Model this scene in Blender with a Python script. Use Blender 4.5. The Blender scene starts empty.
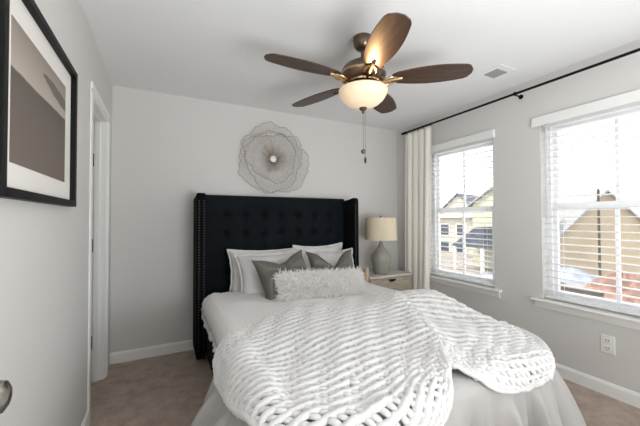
import bpy, math, random
import numpy as np
from mathutils import Matrix, Vector
random.seed(7)
rng = np.random.default_rng(11)
S = bpy.context.scene
C = S.collection
PI = math.pi

# ------------------------------------------------------------------ camera, sky, sun, exposure
FZ = 1.1; H = 2.44; XL = -0.405; YB = 3.2435; XR = 2.813; YF = -1.0
cam_d = bpy.data.cameras.new('camera'); cam = bpy.data.objects.new('camera', cam_d); C.objects.link(cam)
cam_d.sensor_fit = 'HORIZONTAL'; cam_d.sensor_width = 36.0
cam_d.lens = 309.58 / 640 * 36.0; cam_d.clip_start = 0.02; cam_d.clip_end = 500
Fv = Vector((0.45227807, 0.89168414, 0.01854548)); Rv = Vector((0.89186012, -0.45229958, -0.00325763)); Uv = Vector((-0.00548334, -0.01801333, 0.99982271))
cam.matrix_world = Matrix(((Rv.x, Uv.x, -Fv.x, 0), (Rv.y, Uv.y, -Fv.y, 0), (Rv.z, Uv.z, -Fv.z, 1.2544), (0, 0, 0, 1)))
S.camera = cam
w = bpy.data.worlds.new('sky'); S.world = w; w.use_nodes = True
bg = w.node_tree.nodes['Background']
bg.inputs[0].default_value = (0.93, 0.97, 1.0, 1); bg.inputs[1].default_value = 2.15
sun_d = bpy.data.lights.new('sun', 'SUN'); sun_d.energy = 2.8; sun_d.angle = 0.03; sun_d.color = (1, 0.95, 0.88)
sun = bpy.data.objects.new('sun', sun_d); C.objects.link(sun)
sun.rotation_euler = Vector((-0.62, 0.42, 0.75)).to_track_quat('Z', 'Y').to_euler()
# added fill: large area light low behind the camera, turned up at the ceiling
al_d = bpy.data.lights.new('ceiling_fill', 'AREA'); al_d.shape = 'SQUARE'; al_d.size = 1.1; al_d.energy = 40; al_d.color = (0.95, 0.98, 1.0)
al = bpy.data.objects.new('ceiling_fill', al_d); C.objects.link(al); al.location = (0.95, -0.6, 0.95)
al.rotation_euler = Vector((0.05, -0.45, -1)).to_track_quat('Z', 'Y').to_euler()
S.view_settings.view_transform = 'Standard'; S.view_settings.look = 'None'
S.view_settings.gamma = 1.0; S.view_settings.use_curve_mapping = False
S.view_settings.exposure = 0.6
S.cycles.max_bounces = 10; S.cycles.diffuse_bounces = 6; S.cycles.transparent_max_bounces = 12
S.cycles.sample_clamp_indirect = 6.0
try:
    S.cycles.use_denoising = True
except Exception:
    pass

# ------------------------------------------------------------------ materials
def srgb(r, g, b):
    f = lambda c: (c / 255 / 12.92) if c / 255 <= 0.04045 else ((c / 255 + 0.055) / 1.055) ** 2.4
    return (f(r), f(g), f(b), 1)
def mat(name, col, rough=0.6, metal=0.0, bump=0, bscale=50, var=0, vscale=8, col2=None, sheen=0, emit=None, estr=0, stretch=None, trans=0, spec=None):
    m = bpy.data.materials.new(name); m.use_nodes = True
    nt = m.node_tree; p = nt.nodes['Principled BSDF']
    p.inputs['Base Color'].default_value = col; p.inputs['Roughness'].default_value = rough; p.inputs['Metallic'].default_value = metal
    if spec is not None: p.inputs['Specular IOR Level'].default_value = spec
    if sheen: p.inputs['Sheen Weight'].default_value = sheen; p.inputs['Sheen Roughness'].default_value = 0.4
    if trans: p.inputs['Transmission Weight'].default_value = trans
    if emit: p.inputs['Emission Color'].default_value = emit; p.inputs['Emission Strength'].default_value = estr
    tc = nt.nodes.new('ShaderNodeTexCoord'); src = tc.outputs['Object']
    if stretch:
        mp = nt.nodes.new('ShaderNodeMapping'); mp.inputs['Scale'].default_value = stretch
        nt.links.new(src, mp.inputs[0]); src = mp.outputs[0]
    if bump:
        n = nt.nodes.new('ShaderNodeTexNoise'); n.inputs['Scale'].default_value = bscale; n.inputs['Detail'].default_value = 4
        nt.links.new(src, n.inputs['Vector'])
        b = nt.nodes.new('ShaderNodeBump'); b.inputs['Strength'].default_value = bump; b.inputs['Distance'].default_value = 0.01
        nt.links.new(n.outputs[0], b.inputs['Height']); nt.links.new(b.outputs[0], p.inputs['Normal'])
    if var or col2:
        n = nt.nodes.new('ShaderNodeTexNoise'); n.inputs['Scale'].default_value = vscale; n.inputs['Detail'].default_value = 6; n.inputs['Roughness'].default_value = 0.65
        nt.links.new(src, n.inputs['Vector'])
        r = nt.nodes.new('ShaderNodeValToRGB'); r.color_ramp.elements[0].position = 0.32; r.color_ramp.elements[1].position = 0.68
        if col2 is None: col2 = tuple(c * (1 - var) for c in col[:3]) + (1,)
        r.color_ramp.elements[0].color = col2; r.color_ramp.elements[1].color = col
        nt.links.new(n.outputs[0], r.inputs[0]); nt.links.new(r.outputs[0], p.inputs['Base Color'])
    return m
M = {}
M['wall'] = mat('wall paint', srgb(212, 210, 207), 0.7, bump=0.02, bscale=300)
M['ceil'] = mat('ceiling paint', srgb(232, 232, 232), 0.9, bump=0.04, bscale=200)
M['trim'] = mat('white trim paint', srgb(236, 236, 234), 0.35)
M['carpet'] = mat('carpet pile', srgb(198, 181, 167), 1.0, bump=0.9, bscale=160, col2=srgb(166, 148, 134), vscale=9)
M['black'] = mat('black velvet', srgb(7, 8, 10), 0.9, bump=0.1, bscale=400, spec=0.15)
M['navy'] = mat('midnight tufted velvet', srgb(10, 17, 23), 0.85, bump=0.1, bscale=400, spec=0.2)
M['nail'] = mat('dark nailhead metal', srgb(88, 86, 84), 0.35, 0.9)
M['duvet'] = mat('pale grey satin', srgb(178, 176, 174), 0.5, bump=0.05, bscale=60, stretch=(1, 1, 0.3), sheen=0.1)
M['cover'] = mat('white ribbed cotton', srgb(225, 223, 221), 0.9, bump=0.2, bscale=200)
M['knit'] = mat('white chenille yarn', srgb(227, 226, 225), 1.0, bump=0.5, bscale=220, sheen=0.2)
M['linen'] = mat('white pillow cotton', srgb(224, 222, 220), 0.9, bump=0.12, bscale=120)
M['linen_grey'] = mat('pale grey pillow cotton', srgb(212, 211, 210), 0.9, bump=0.12, bscale=120)
M['taupe'] = mat('taupe satin', srgb(102, 97, 90), 0.4, bump=0.25, bscale=14, var=0.15, vscale=6, sheen=0.1)
M['fur'] = mat('white faux fur', srgb(240, 237, 234), 0.9, sheen=0.2)
M['wood'] = mat('weathered oak', srgb(186, 176, 160), 0.6, bump=0.15, bscale=20, col2=srgb(146, 135, 120), vscale=5, stretch=(2, 18, 18))
M['wood_end'] = mat('light oak', srgb(206, 184, 152), 0.55, col2=srgb(184, 160, 128), vscale=6, stretch=(12, 12, 2))
M['stone'] = mat('pale whitewashed top', srgb(205, 199, 190), 0.5, var=0.1, vscale=12)
M['bronze'] = mat('dark bronze', srgb(48, 42, 38), 0.4, 0.7)
M['ceramic'] = mat('grey glazed ceramic', srgb(152, 150, 141), 0.35, var=0.08, vscale=5)
M['shade'] = mat('beige linen shade', srgb(222, 207, 182), 0.95, bump=0.2, bscale=250, stretch=(1, 1, 3))
M['curtain'] = mat('cream curtain linen', srgb(240, 236, 227), 0.95, bump=0.15, bscale=250)
M['rod'] = mat('black iron', srgb(18, 17, 17), 0.45, 0.6)
M['blade'] = mat('walnut fan blade', srgb(84, 60, 45), 0.4, col2=srgb(50, 36, 28), vscale=3, stretch=(2.5, 22, 22), bump=0.05, bscale=15)
M['pewter'] = mat('aged bronze fan metal', srgb(126, 110, 94), 0.28, 0.9, var=0.3, vscale=12)
M['brass'] = mat('warm brass', srgb(190, 160, 124), 0.22, 1.0)
M['bowl'] = mat('lit frosted glass', srgb(226, 202, 174), 0.4, emit=(1.0, 0.72, 0.48, 1), estr=0.24)
M['wire'] = mat('antique silver wire', srgb(150, 136, 122), 0.5, 0.3)
M['pearl'] = mat('pearl disc', srgb(238, 232, 222), 0.3)
M['frame'] = mat('black picture frame', srgb(11, 11, 12), 0.5, spec=0.25)
M['mat_board'] = mat('white mat board', srgb(226, 222, 217), 0.95)
M['nickel'] = mat('brushed nickel', srgb(170, 165, 158), 0.25, 1.0)
M['slat'] = mat('white blind slat', srgb(232, 232, 231), 0.5)
M['cord'] = mat('white cord', srgb(226, 226, 224), 0.8)
M['plate'] = mat('white plastic', srgb(238, 237, 234), 0.35)
M['slot'] = mat('socket slots', srgb(40, 40, 40), 0.6)
M['vinyl'] = mat('white vinyl window', srgb(242, 243, 244), 0.4)
M['grille'] = mat('vent louver', srgb(150, 150, 150), 0.5)
M['hinge'] = mat('oil rubbed hinge', srgb(84, 76, 70), 0.4, 0.8)
M['dirt'] = mat('bare soil', srgb(160, 148, 136), 1.0, bump=0.5, bscale=2, col2=srgb(104, 98, 92), vscale=0.35)
M['tan'] = mat('tan sheathing', srgb(166, 152, 131), 0.8, col2=srgb(154, 140, 119), vscale=0.6)
M['cream'] = mat('cream siding', srgb(184, 178, 164), 0.8)
M['sage'] = mat('sage siding', srgb(168, 166, 146), 0.8)
M['shingle'] = mat('charcoal shingle', srgb(84, 88, 98), 0.9, var=0.3, vscale=3)
M['shingle_pale'] = mat('weathered shingle', srgb(150, 150, 150), 0.9, var=0.3, vscale=3)
M['win_dark'] = mat('dark window pane', srgb(60, 66, 74), 0.2)
M['white_house'] = mat('white exterior trim', srgb(225, 222, 216), 0.6)
M['brick'] = mat('orange rubble', srgb(150, 118, 100), 0.9, col2=srgb(96, 70, 60), vscale=3)
M['tarp'] = mat('blue tarp', srgb(96, 110, 142), 0.5, col2=srgb(150, 156, 168), vscale=0.8)
M['timber'] = mat('dark timber', srgb(70, 62, 56), 0.9)
gm = bpy.data.materials.new('window glass'); gm.use_nodes = True; M['glass'] = gm
nt = gm.node_tree; nt.nodes.clear()
o_ = nt.nodes.new('ShaderNodeOutputMaterial'); mx = nt.nodes.new('ShaderNodeMixShader'); tr = nt.nodes.new('ShaderNodeBsdfTransparent'); gl = nt.nodes.new('ShaderNodeBsdfGlossy')
gl.inputs['Roughness'].default_value = 0.02; mx.inputs[0].default_value = 0.05
nt.links.new(tr.outputs[0], mx.inputs[1]); nt.links.new(gl.outputs[0], mx.inputs[2]); nt.links.new(mx.outputs[0], o_.inputs[0])
# printed landscape in the picture (a picture of its own: pale sky, dark hillside)
pm = bpy.data.materials.new('sepia landscape print'); pm.use_nodes = True; M['print'] = pm
nt = pm.node_tree; P_ = nt.nodes['Principled BSDF']; P_.inputs['Roughness'].default_value = 0.9
tc = nt.nodes.new('ShaderNodeTexCoord'); sx = nt.nodes.new('ShaderNodeSeparateXYZ'); nt.links.new(tc.outputs['Generated'], sx.inputs[0])
nz = nt.nodes.new('ShaderNodeTexNoise'); nz.inputs['Scale'].default_value = 4; nz.inputs['Detail'].default_value = 5; nt.links.new(tc.outputs['Generated'], nz.inputs['Vector'])
def math_node(op, a, b):
    n = nt.nodes.new('ShaderNodeMath'); n.operation = op
    for i, v in enumerate((a, b)):
        if isinstance(v, (int, float)): n.inputs[i].default_value = v
        else: nt.links.new(v, n.inputs[i])
    return n.outputs[0]
hgt = math_node('SUBTRACT', sx.outputs[2], math_node('MULTIPLY', math_node('SUBTRACT', nz.outputs[0], 0.5), 0.03))
rp = nt.nodes.new('ShaderNodeValToRGB'); cr = rp.color_ramp
cr.elements[0].position = 0.0; cr.elements[0].color = srgb(112, 102, 94)
cr.elements[1].position = 1.0; cr.elements[1].color = srgb(140, 130, 121)
for ps, cl in ((0.45, srgb(104, 95, 88)), (0.645, srgb(96, 88, 81)), (0.66, srgb(176, 166, 156))):
    e = cr.elements.new(ps); e.color = cl
nt.links.new(hgt, rp.inputs[0])
# dark ridge rising on the right of the sky
dy = math_node('SUBTRACT', sx.outputs[1], 0.90); dz = math_node('SUBTRACT', sx.outputs[2], math_node('ADD', 0.80, math_node('MULTIPLY', dy, -0.12)))
dd = math_node('ADD', math_node('MULTIPLY', math_node('MULTIPLY', dy, dy), 4.0), math_node('MULTIPLY', math_node('MULTIPLY', dz, dz), 260.0))
dd = math_node('ADD', dd, math_node('MULTIPLY', math_node('SUBTRACT', nz.outputs[0], 0.5), 2.2))
lt = math_node('LESS_THAN', dd, 0.75)
mixc = nt.nodes.new('ShaderNodeMix'); mixc.data_type = 'RGBA'
nt.links.new(math_node('MULTIPLY', lt, 0.8), mixc.inputs['Factor']); nt.links.new(rp.outputs[0], mixc.inputs[6]); mixc.inputs[7].default_value = srgb(92, 84, 78)
nt.links.new(mixc.outputs[2], P_.inputs['Base Color'])

# ------------------------------------------------------------------ mesh helpers
class MB:
    def __init__(s): s.V = []; s.F = []; s.n = 0
    def add(s, V, F):
        V = np.asarray(V, float).reshape(-1, 3); k = s.n
        s.V.append(V); s.F += [tuple(int(i) + k for i in f) for f in F]; s.n += len(V); return s
    def box(s, x0, x1, y0, y1, z0, z1):
        V = [(x, y, z) for z in (z0, z1) for y in (y0, y1) for x in (x0, x1)]
        return s.add(V, [(0, 2, 3, 1), (4, 5, 7, 6), (0, 1, 5, 4), (2, 6, 7, 3), (0, 4, 6, 2), (1, 3, 7, 5)])
    def grid(s, P, closed_u=False, closed_v=False, keep=None):
        P = np.asarray(P, float); nu, nv = P.shape[:2]; F = []
        for i in range(nu if closed_u else nu - 1):
            a, b = i, (i + 1) % nu
            for j in range(nv if closed_v else nv - 1):
                c, d = j, (j + 1) % nv
                q = (a * nv + c, b * nv + c, b * nv + d, a * nv + d)
                if keep is None or all(keep[t] for t in q): F.append(q)
        return s.add(P.reshape(-1, 3), F)
    def lathe(s, prof, c=(0, 0, 0), n=32, axis='z', mod=None):
        th = np.linspace(0, 2 * PI, n, endpoint=False); P = []
        for r, z in prof:
            m = mod(th) if mod else 1
            a, b = r * m * np.cos(th), r * m * np.sin(th); zz = np.full(n, z)
            P.append(np.stack({'z': (a, b, zz), 'x': (zz, a, b), 'y': (b, zz, a)}[axis], -1) + np.array(c))
        P = np.array(P); s.grid(P, closed_v=True)
        k0 = s.n - len(prof) * n
        s.F.append(tuple(range(k0, k0 + n))[::-1]); s.F.append(tuple(range(s.n - n, s.n)))
        return s
    def tube(s, pts, r, n=8, ref=(0, 0, 1)):
        P = np.asarray(pts, float)[None]; R = np.full((1, P.shape[1]), r) if np.isscalar(r) else np.asarray(r, float)[None]
        return s.tubes(P, R, np.broadcast_to(np.asarray(ref, float), P.shape), n)
    def tubes(s, P, R, N, n=6):
        T = np.gradient(P, axis=1); T /= np.linalg.norm(T, axis=-1, keepdims=True) + 1e-12
        B = np.cross(T, N); bl = np.linalg.norm(B, axis=-1, keepdims=True)
        B = np.where(bl < 1e-4, np.cross(T, np.array([1.0, 0.1, 0])), B); B /= np.linalg.norm(B, axis=-1, keepdims=True) + 1e-12
        N2 = np.cross(B, T); th = np.linspace(0, 2 * PI, n, endpoint=False)
        Q = P[:, :, None] + R[:, :, None, None] * (np.cos(th)[None, None, :, None] * B[:, :, None] + np.sin(th)[None, None, :, None] * N2[:, :, None])
        K, L = P.shape[:2]; base = []
        for i in range(L - 1):
            for j in range(n):
                base.append((i * n + j, i * n + (j + 1) % n, (i + 1) * n + (j + 1) % n, (i + 1) * n + j))
        caps = [tuple(range(n))[::-1], tuple(range((L - 1) * n, L * n))]
        F = []
        for k in range(K):
            o = k * L * n
            F += [tuple(v + o for v in f) for f in base] + [tuple(v + o for v in f) for f in caps]
        return s.add(Q.reshape(-1, 3), F)
    def prism(s, poly, z0, z1, axis='z'):
        n = len(poly); V = []
        for z in (z0, z1):
            for a, b in poly: V.append({'z': (a, b, z), 'y': (a, z, b), 'x': (z, a, b)}[axis])
        F = [tuple(range(n))[::-1], tuple(range(n, 2 * n))] + [(i, (i + 1) % n, n + (i + 1) % n, n + i) for i in range(n)]
        return s.add(V, F)
    def build(s, name, m, parent=None, smooth=True, bevel=0, loc=None, angle=40):
        me = bpy.data.meshes.new(name); V = np.concatenate(s.V)
        if loc is not None: V = V - np.array(loc)
        me.from_pydata(V.tolist(), [], s.F); me.validate(); me.update()
        import bmesh
        b = bmesh.new(); b.from_mesh(me); bmesh.ops.recalc_face_normals(b, faces=b.faces)
        b.to_mesh(me); b.free()
        me.materials.append(m)
        o = bpy.data.objects.new(name, me); C.objects.link(o)
        if loc is not None: o.location = loc
        if parent is not None:
            o.parent = parent
            if loc is None: o.location = -Vector(parent.get('org', (0, 0, 0)))
            else: o.location = Vector(loc) - Vector(parent.get('org', (0, 0, 0)))
        if smooth:
            me.shade_smooth() if hasattr(me, 'shade_smooth') else None
            try: me.set_sharp_from_angle(angle=math.radians(angle))
            except Exception: pass
        if bevel:
            md = o.modifiers.new('bevel', 'BEVEL'); md.width = bevel; md.segments = 2; md.limit_method = 'ANGLE'
        return o
def tag(o, label=None, cat=None, group=None, kind=None):
    for k, v in (('label', label), ('category', cat), ('group', group), ('kind', kind)):
        if v: o[k] = v
    return o
def empty(name, loc, label, cat, group=None):
    o = bpy.data.objects.new(name, None); C.objects.link(o); o.location = loc; o.empty_display_size = 0.05
    o['org'] = tuple(loc)
    return tag(o, label, cat, group)
def struct(o): o['kind'] = 'structure'; return o
def emp_struct(name, loc):
    o = bpy.data.objects.new(name, None); C.objects.link(o); o.location = loc; o['org'] = tuple(loc); o['kind'] = 'structure'; return o

# ------------------------------------------------------------------ room shell
DY0, DY1, DZ = 2.40, 2.975, 2.05          # doorway in the left wall
W1 = (1.885, 2.70); W2 = (0.57, 1.465); WZ0, WZ1 = 0.585, 2.055
struct(MB().box(XL - 1.2, XR + 0.14, YF, YB + 0.12, -0.12, 0).build('floor', M['carpet'], smooth=False))
struct(MB().box(XL - 1.2, XR + 0.14, YF, YB + 0.12, H, H + 0.12).build('ceiling', M['ceil'], smooth=False))
struct(MB().box(XL - 0.115, XL, YF, DY0, 0, H).box(XL - 0.115, XL, DY1, YB, 0, H).box(XL - 0.115, XL, DY0, DY1, DZ, H).build('wall_left', M['wall'], smooth=False))
struct(MB().box(XL - 1.2, XR + 0.14, YB, YB + 0.12, 0, H).build('wall_back', M['wall'], smooth=False))
b = MB(); T = 0.14
b.box(XR, XR + T, YF, W2[0], 0, H).box(XR, XR + T, W2[1], W1[0], 0, H).box(XR, XR + T, W1[1], YB, 0, H)
for a in (W1, W2): b.box(XR, XR + T, a[0], a[1], 0, WZ0).box(XR, XR + T, a[0], a[1], WZ1, H)
struct(b.build('wall_right', M['wall'], smooth=False))
struct(MB().box(XL - 1.2, 0.9, YF - 0.12, YF, 0, H).box(0.9, XR + 0.14, YF - 0.12, YF, FZ, H).build('wall_front', M['wall'], smooth=False))  # out-of-view wall, its low right part left open to admit fill light
# passage beyond the doorway
struct(MB().box(XL - 1.2, XL - 1.1, YF, YB, 0, H).build('wall_hall', M['wall'], smooth=False))
def bb_profile(): return [(0, 0), (0.014, 0), (0.014, 0.075), (0.009, 0.088), (0.004, 0.095), (0, 0.095)]
struct(MB().prism([(YB - d, z) for d, z in bb_profile()], XL, XR, 'x').build('baseboard_back', M['trim'], smooth=False))
struct(MB().prism([(XL + d, z) for d, z in bb_profile()], YF, DY0 - 0.062, 'y').build('baseboard_left', M['trim'], smooth=False))
struct(MB().prism([(XR - d, z) for d, z in bb_profile()], YF, YB, 'y').build('baseboard_right', M['trim'], smooth=False))

# doorway: jambs, stops, casing, hinges, the door swung away into the passage
d = emp_struct('door_1', (XL, DY1, 0))
b = MB(); xb = XL - 0.115
b.box(xb, XL, DY1 - 0.018, DY1, 0, DZ).box(xb, XL, DY0, DY0 + 0.018, 0, DZ).box(xb, XL, DY0, DY1, DZ - 0.018, DZ)
b.build('jamb', M['trim'], d, smooth=False)
b = MB(); b.box(XL - 0.075, XL - 0.04, DY1 - 0.030, DY1 - 0.018, 0, DZ - 0.018).box(XL - 0.075, XL - 0.04, DY0 + 0.018, DY0 + 0.030, 0, DZ - 0.018).box(XL - 0.075, XL - 0.04, DY0, DY1, DZ - 0.030, DZ - 0.018)
b.build('stop', M['trim'], d, smooth=False)
b = MB(); cw = 0.062
for y0, y1 in ((DY1 - 0.006, DY1 + cw), (DY0 - cw, DY0 + 0.006)): b.box(XL, XL + 0.006, y0, y1, 0, DZ - 0.006); b.box(XL + 0.006, XL + (0.014 if y0 > 2.7 else 0.009), y0 + (0.02 if y0 > 2.7 else 0), y1 - (0 if y0 > 2.7 else 0.02), 0, DZ - 0.006)
b.box(XL, XL + 0.006, DY0 - cw, DY1 + cw, DZ - 0.006, DZ + cw).box(XL + 0.006, XL + 0.012, DY0 - cw, DY1 + cw, DZ + 0.02, DZ + cw)
b.build('casing', M['trim'], d, smooth=False, bevel=0.002)
for z in (0.30, 1.05, 1.72):
    MB().box(XL - 0.108, XL - 0.079, DY1 - 0.0215, DY1 - 0.018, z - 0.05, z + 0.05).tube([(XL - 0.113, DY1 - 0.022, z - 0.05), (XL - 0.113, DY1 - 0.022, z + 0.05)], 0.007).build('hinge', M['hinge'], d)
MB().box(XL - 0.66, XL - 0.122, DY1 - 0.02, DY1 + 0.015, 0.012, DZ - 0.025).build('door_leaf', M['trim'], d, smooth=False)
# bedroom door standing open at the left, only its knob reaches the picture
d = emp_struct('door_2', (-0.30, -0.16, 0))
MB().box(-0.335, -0.30, -0.16, 0.78, 0.012, 2.03).build('door_leaf', M['trim'], d, smooth=False, bevel=0.002)
kz = 0.955; ky = 0.715
MB().lathe([(0.032, 0), (0.033, 0.006), (0.022, 0.010), (0.011, 0.014), (0.011, 0.032), (0.020, 0.036), (0.0265, 0.046), (0.0275, 0.054), (0.025, 0.062), (0.017, 0.067), (0.006, 0.069)], (-0.30, ky, kz), 32, 'x').build('door_knob', M['nickel'], d)

# windows
def window(name, y0, y1):
    r = emp_struct(name, (XR + T, (y0 + y1) / 2, WZ0))
    xo0, xo1 = XR + 0.085, XR + T; zm = 1.347; f = 0.04
    # drywall return liner and outer frame
    b = MB().box(XR + 0.07, XR + T, y0, y0 + f, WZ0, WZ1).box(XR + 0.07, XR + T, y1 - f, y1, WZ0, WZ1).box(XR + 0.07, XR + T, y0 + f, y1 - f, WZ1 - f, WZ1).box(XR + 0.07, XR + T, y0 + f, y1 - f, WZ0, WZ0 + f)
    b.build('window_frame', M['vinyl'], r, smooth=False)
    ym = (y0 + y1) / 2
    for k, (za, zb, xa) in enumerate(((WZ0 + f, zm + 0.022, XR + 0.088), (zm - 0.022, WZ1 - f, XR + 0.108))):
        xb_ = xa + 0.022; s = 0.034
        b = MB().box(xa, xb_, y0 + f, y0 + f + s, za, zb).box(xa, xb_, y1 - f - s, y1 - f, za, zb).box(xa, xb_, y0 + f + s, y1 - f - s, za, za + (s if k == 0 else 0.044)).box(xa, xb_, y0 + f + s, y1 - f - s, zb - (0.044 if k == 0 else s), zb)
        b.box(xa + 0.004, xb_ - 0.004, ym - 0.012, ym + 0.012, za + s, zb - s)
        sh = b.build('window_sash', M['vinyl'], r, smooth=False)
        g = MB().box(xa + 0.010, xa + 0.012, y0 + f + s, y1 - f - s, za + s, zb - s).build('window_glass', M['glass'], sh, smooth=False)
        g.location = (0, 0, 0)
    return r
window('window_1', *W1); window('window_2', *W2)
for n, (y0, y1) in enumerate((W1, W2)):
    b = MB().prism([(XR + 0.085, WZ0 + 0.002), (XR + 0.085, WZ0 - 0.018), (XR - 0.0005, WZ0 - 0.018), (XR - 0.0005, WZ0 + 0.002)], y0 + 0.001, y1 - 0.001, 'y')
    b.prism([(XR - 0.0005, WZ0 + 0.002), (XR - 0.0005, WZ0 - 0.018), (XR - 0.045, WZ0 - 0.018), (XR - 0.050, WZ0 - 0.010), (XR - 0.045, WZ0 + 0.002)], y0 - 0.075, y1 + 0.075, 'y')
    b.prism([(XR - 0.0005, WZ0 - 0.018), (XR - 0.0005, WZ0 - 0.075), (XR - 0.012, WZ0 - 0.072), (XR - 0.018, WZ0 - 0.05), (XR - 0.022, WZ0 - 0.018)], y0 - 0.055, y1 + 0.055, 'y')
    struct(b.build('trim_%d' % (n + 1), M['trim'], smooth=False))

# ------------------------------------------------------------------ world outside
tag(MB().box(6, 260, -90, 200, -2.4, -2.2).build('ground', M['dirt'], smooth=False), kind='structure')
def house(name, loc, rot, wdt, dep, z0, eave, apex, wall, roof, label, face=None):
    """gable facing local -y, ridge along local y"""
    r = empty(name, (loc[0], loc[1], z0), label, 'house')
    R = Matrix.Rotation(rot, 4, 'Z'); r.rotation_euler = (0, 0, rot); r['org'] = (0, 0, 0)
    h = wdt / 2; e = eave - z0; a = apex - z0
    MB().prism([(-h, 0), (h, 0), (h, e), (0, a), (-h, e)], 0, dep, 'y').build('wall', M[wall], r, smooth=False)
    sl = (a - e) / h; ov = 0.25
    for sg in (-1, 1):
        p0 = (sg * (h + ov), e - sl * ov); 
        MB().prism([p0, (0, a), (0, a + 0.14), (p0[0], p0[1] + 0.14)], -ov, dep + ov, 'y').build('roof_slope', M[roof], r, smooth=False)
    if face: face(r, h, e, a)
    return r
house('house', (24.0, 8.9), -PI / 4, 5.0, 9, -2.2, 0.0, 2.85, 'tan', 'shingle_pale', 'tan gabled house with weathered grey roof outside the right window')
def cream_face(r, h, e, a):
    for x, z in ((-1.3, 2.35), (0.3, 2.35), (-1.3, 0.75), (0.3, 0.75)):
        f = MB().box(x - 0.5, x + 0.5, -0.06, 0, z - 0.6, z + 0.6).build('window', M['white_house'], r, smooth=False)
        MB().box(x - 0.4, x + 0.4, -0.09, -0.06, z - 0.5, z + 0.5).build('pane', M['win_dark'], f, smooth=False)
    MB().box(-h - 0.3, h + 0.3, -0.5, 0, e - 0.3, e).build('fascia', M['white_house'], r, smooth=False)
house('house', (25.0, 20.3), -PI / 2 + 0.25, 4.2, 9, -2.2, 1.6, 3.5, 'cream', 'shingle', 'cream two-storey house with white-trimmed gable outside the curtained window', cream_face)
house('house', (20.0, 13.35), -PI / 2, 3.3, 2.4, -2.2, 2.25, 3.3, 'sage', 'shingle_pale', 'narrow sage house with a low gable between the cream and tan houses')
r = empty('porch_roof', (18.5, 14.0, -2.2), 'dark lean-to porch roof on posts in front of the sage house', 'porch')
MB().prism([(12.5, -0.6), (14.9, -0.6), (13.0, 0.7), (12.5, 0.7)], 17.6, 19.7, 'x').build('roof_slope', M['shingle'], r, smooth=False)
for y in (12.6, 14.6): MB().box(17.7, 17.85, y, y + 0.15, -2.2, -0.6).build('post', M['white_house'], r, smooth=False)
tag(MB().tube([(18.0, 6.95, -2.2), (18.0, 6.95, 2.6)], 0.05).build('utility_post', M['timber'], loc=(18, 6.95, -2.2)), 'thin dark post standing upright before the tan gable', 'post')
tag(MB().tube([(26.0, 6.9, -2.2), (26.0, 6.9, 2.4)], 0.06).build('utility_post', M['timber'], loc=(26, 6.9, -2.2)), 'thin dark post right of the tan gable roof slope', 'post')
# rubble heap: a lumpy mound
u = np.linspace(0, 1, 22); th = np.linspace(0, 2 * PI, 40, endpoint=False)
P = np.array([[(18.6 + 2.2 * t * math.cos(a), 6.4 + 1.4 * t * math.sin(a), -2.25 + 1.0 * (1 - t ** 1.5) + 0.12 * math.sin(9 * a + 14 * t) * t * (1 - t) * 4) for a in th] for t in u])
tag(MB().grid(P, closed_v=True).build('rubble_heap', M['brick'], loc=(18.6, 6.4, -2.2)), 'heap of orange brick rubble on the ground below the right window', 'rubble')
P = np.array([[(20.2 + 1.5 * t * math.cos(a), 9.25 + 1.4 * t * math.sin(a), -2.22 + 0.7 * (1 - t ** 2) + 0.08 * math.sin(7 * a + 9 * t) * t) for a in th] for t in u])
tag(MB().grid(P, closed_v=True).build('tarp', M['tarp'], loc=(20.2, 9.25, -2.2)), 'blue-white tarp over a pile beside the tan house', 'tarp')
for k, (x, y) in enumerate(((14.6, 6.9), (13.2, 6.0))):
    tag(MB().box(x, x + 0.5, y - 1.4, y + 0.8, -2.2, -1.85).box(x + 0.1, x + 0.45, y - 1.2, y + 0.9, -1.85, -1.6).build('timber_stack', M['timber'], smooth=False, loc=(x, y, -2.2)),
        ('dark timber stack on the soil nearer the blue-white tarp', 'dark timber stack on the soil nearer the bedroom window')[k], 'timber')
for k, (x, y, mt) in enumerate(((15.6, 10.6, 'tarp'), (13.6, 9.9, 'brick'))):
    P = np.array([[(x + 1.0 * t * math.cos(a), y + 0.8 * t * math.sin(a), -2.22 + 0.55 * (1 - t ** 2) + 0.06 * math.sin(6 * a + 9 * t) * t) for a in th] for t in u])
    tag(MB().grid(P, closed_v=True).build('material_pile', M[mt], loc=(x, y, -2.2)), ('blue-white covered pile on the soil before the sage house', 'orange brick pile on the soil before the sage house')[k], 'pile')

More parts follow.
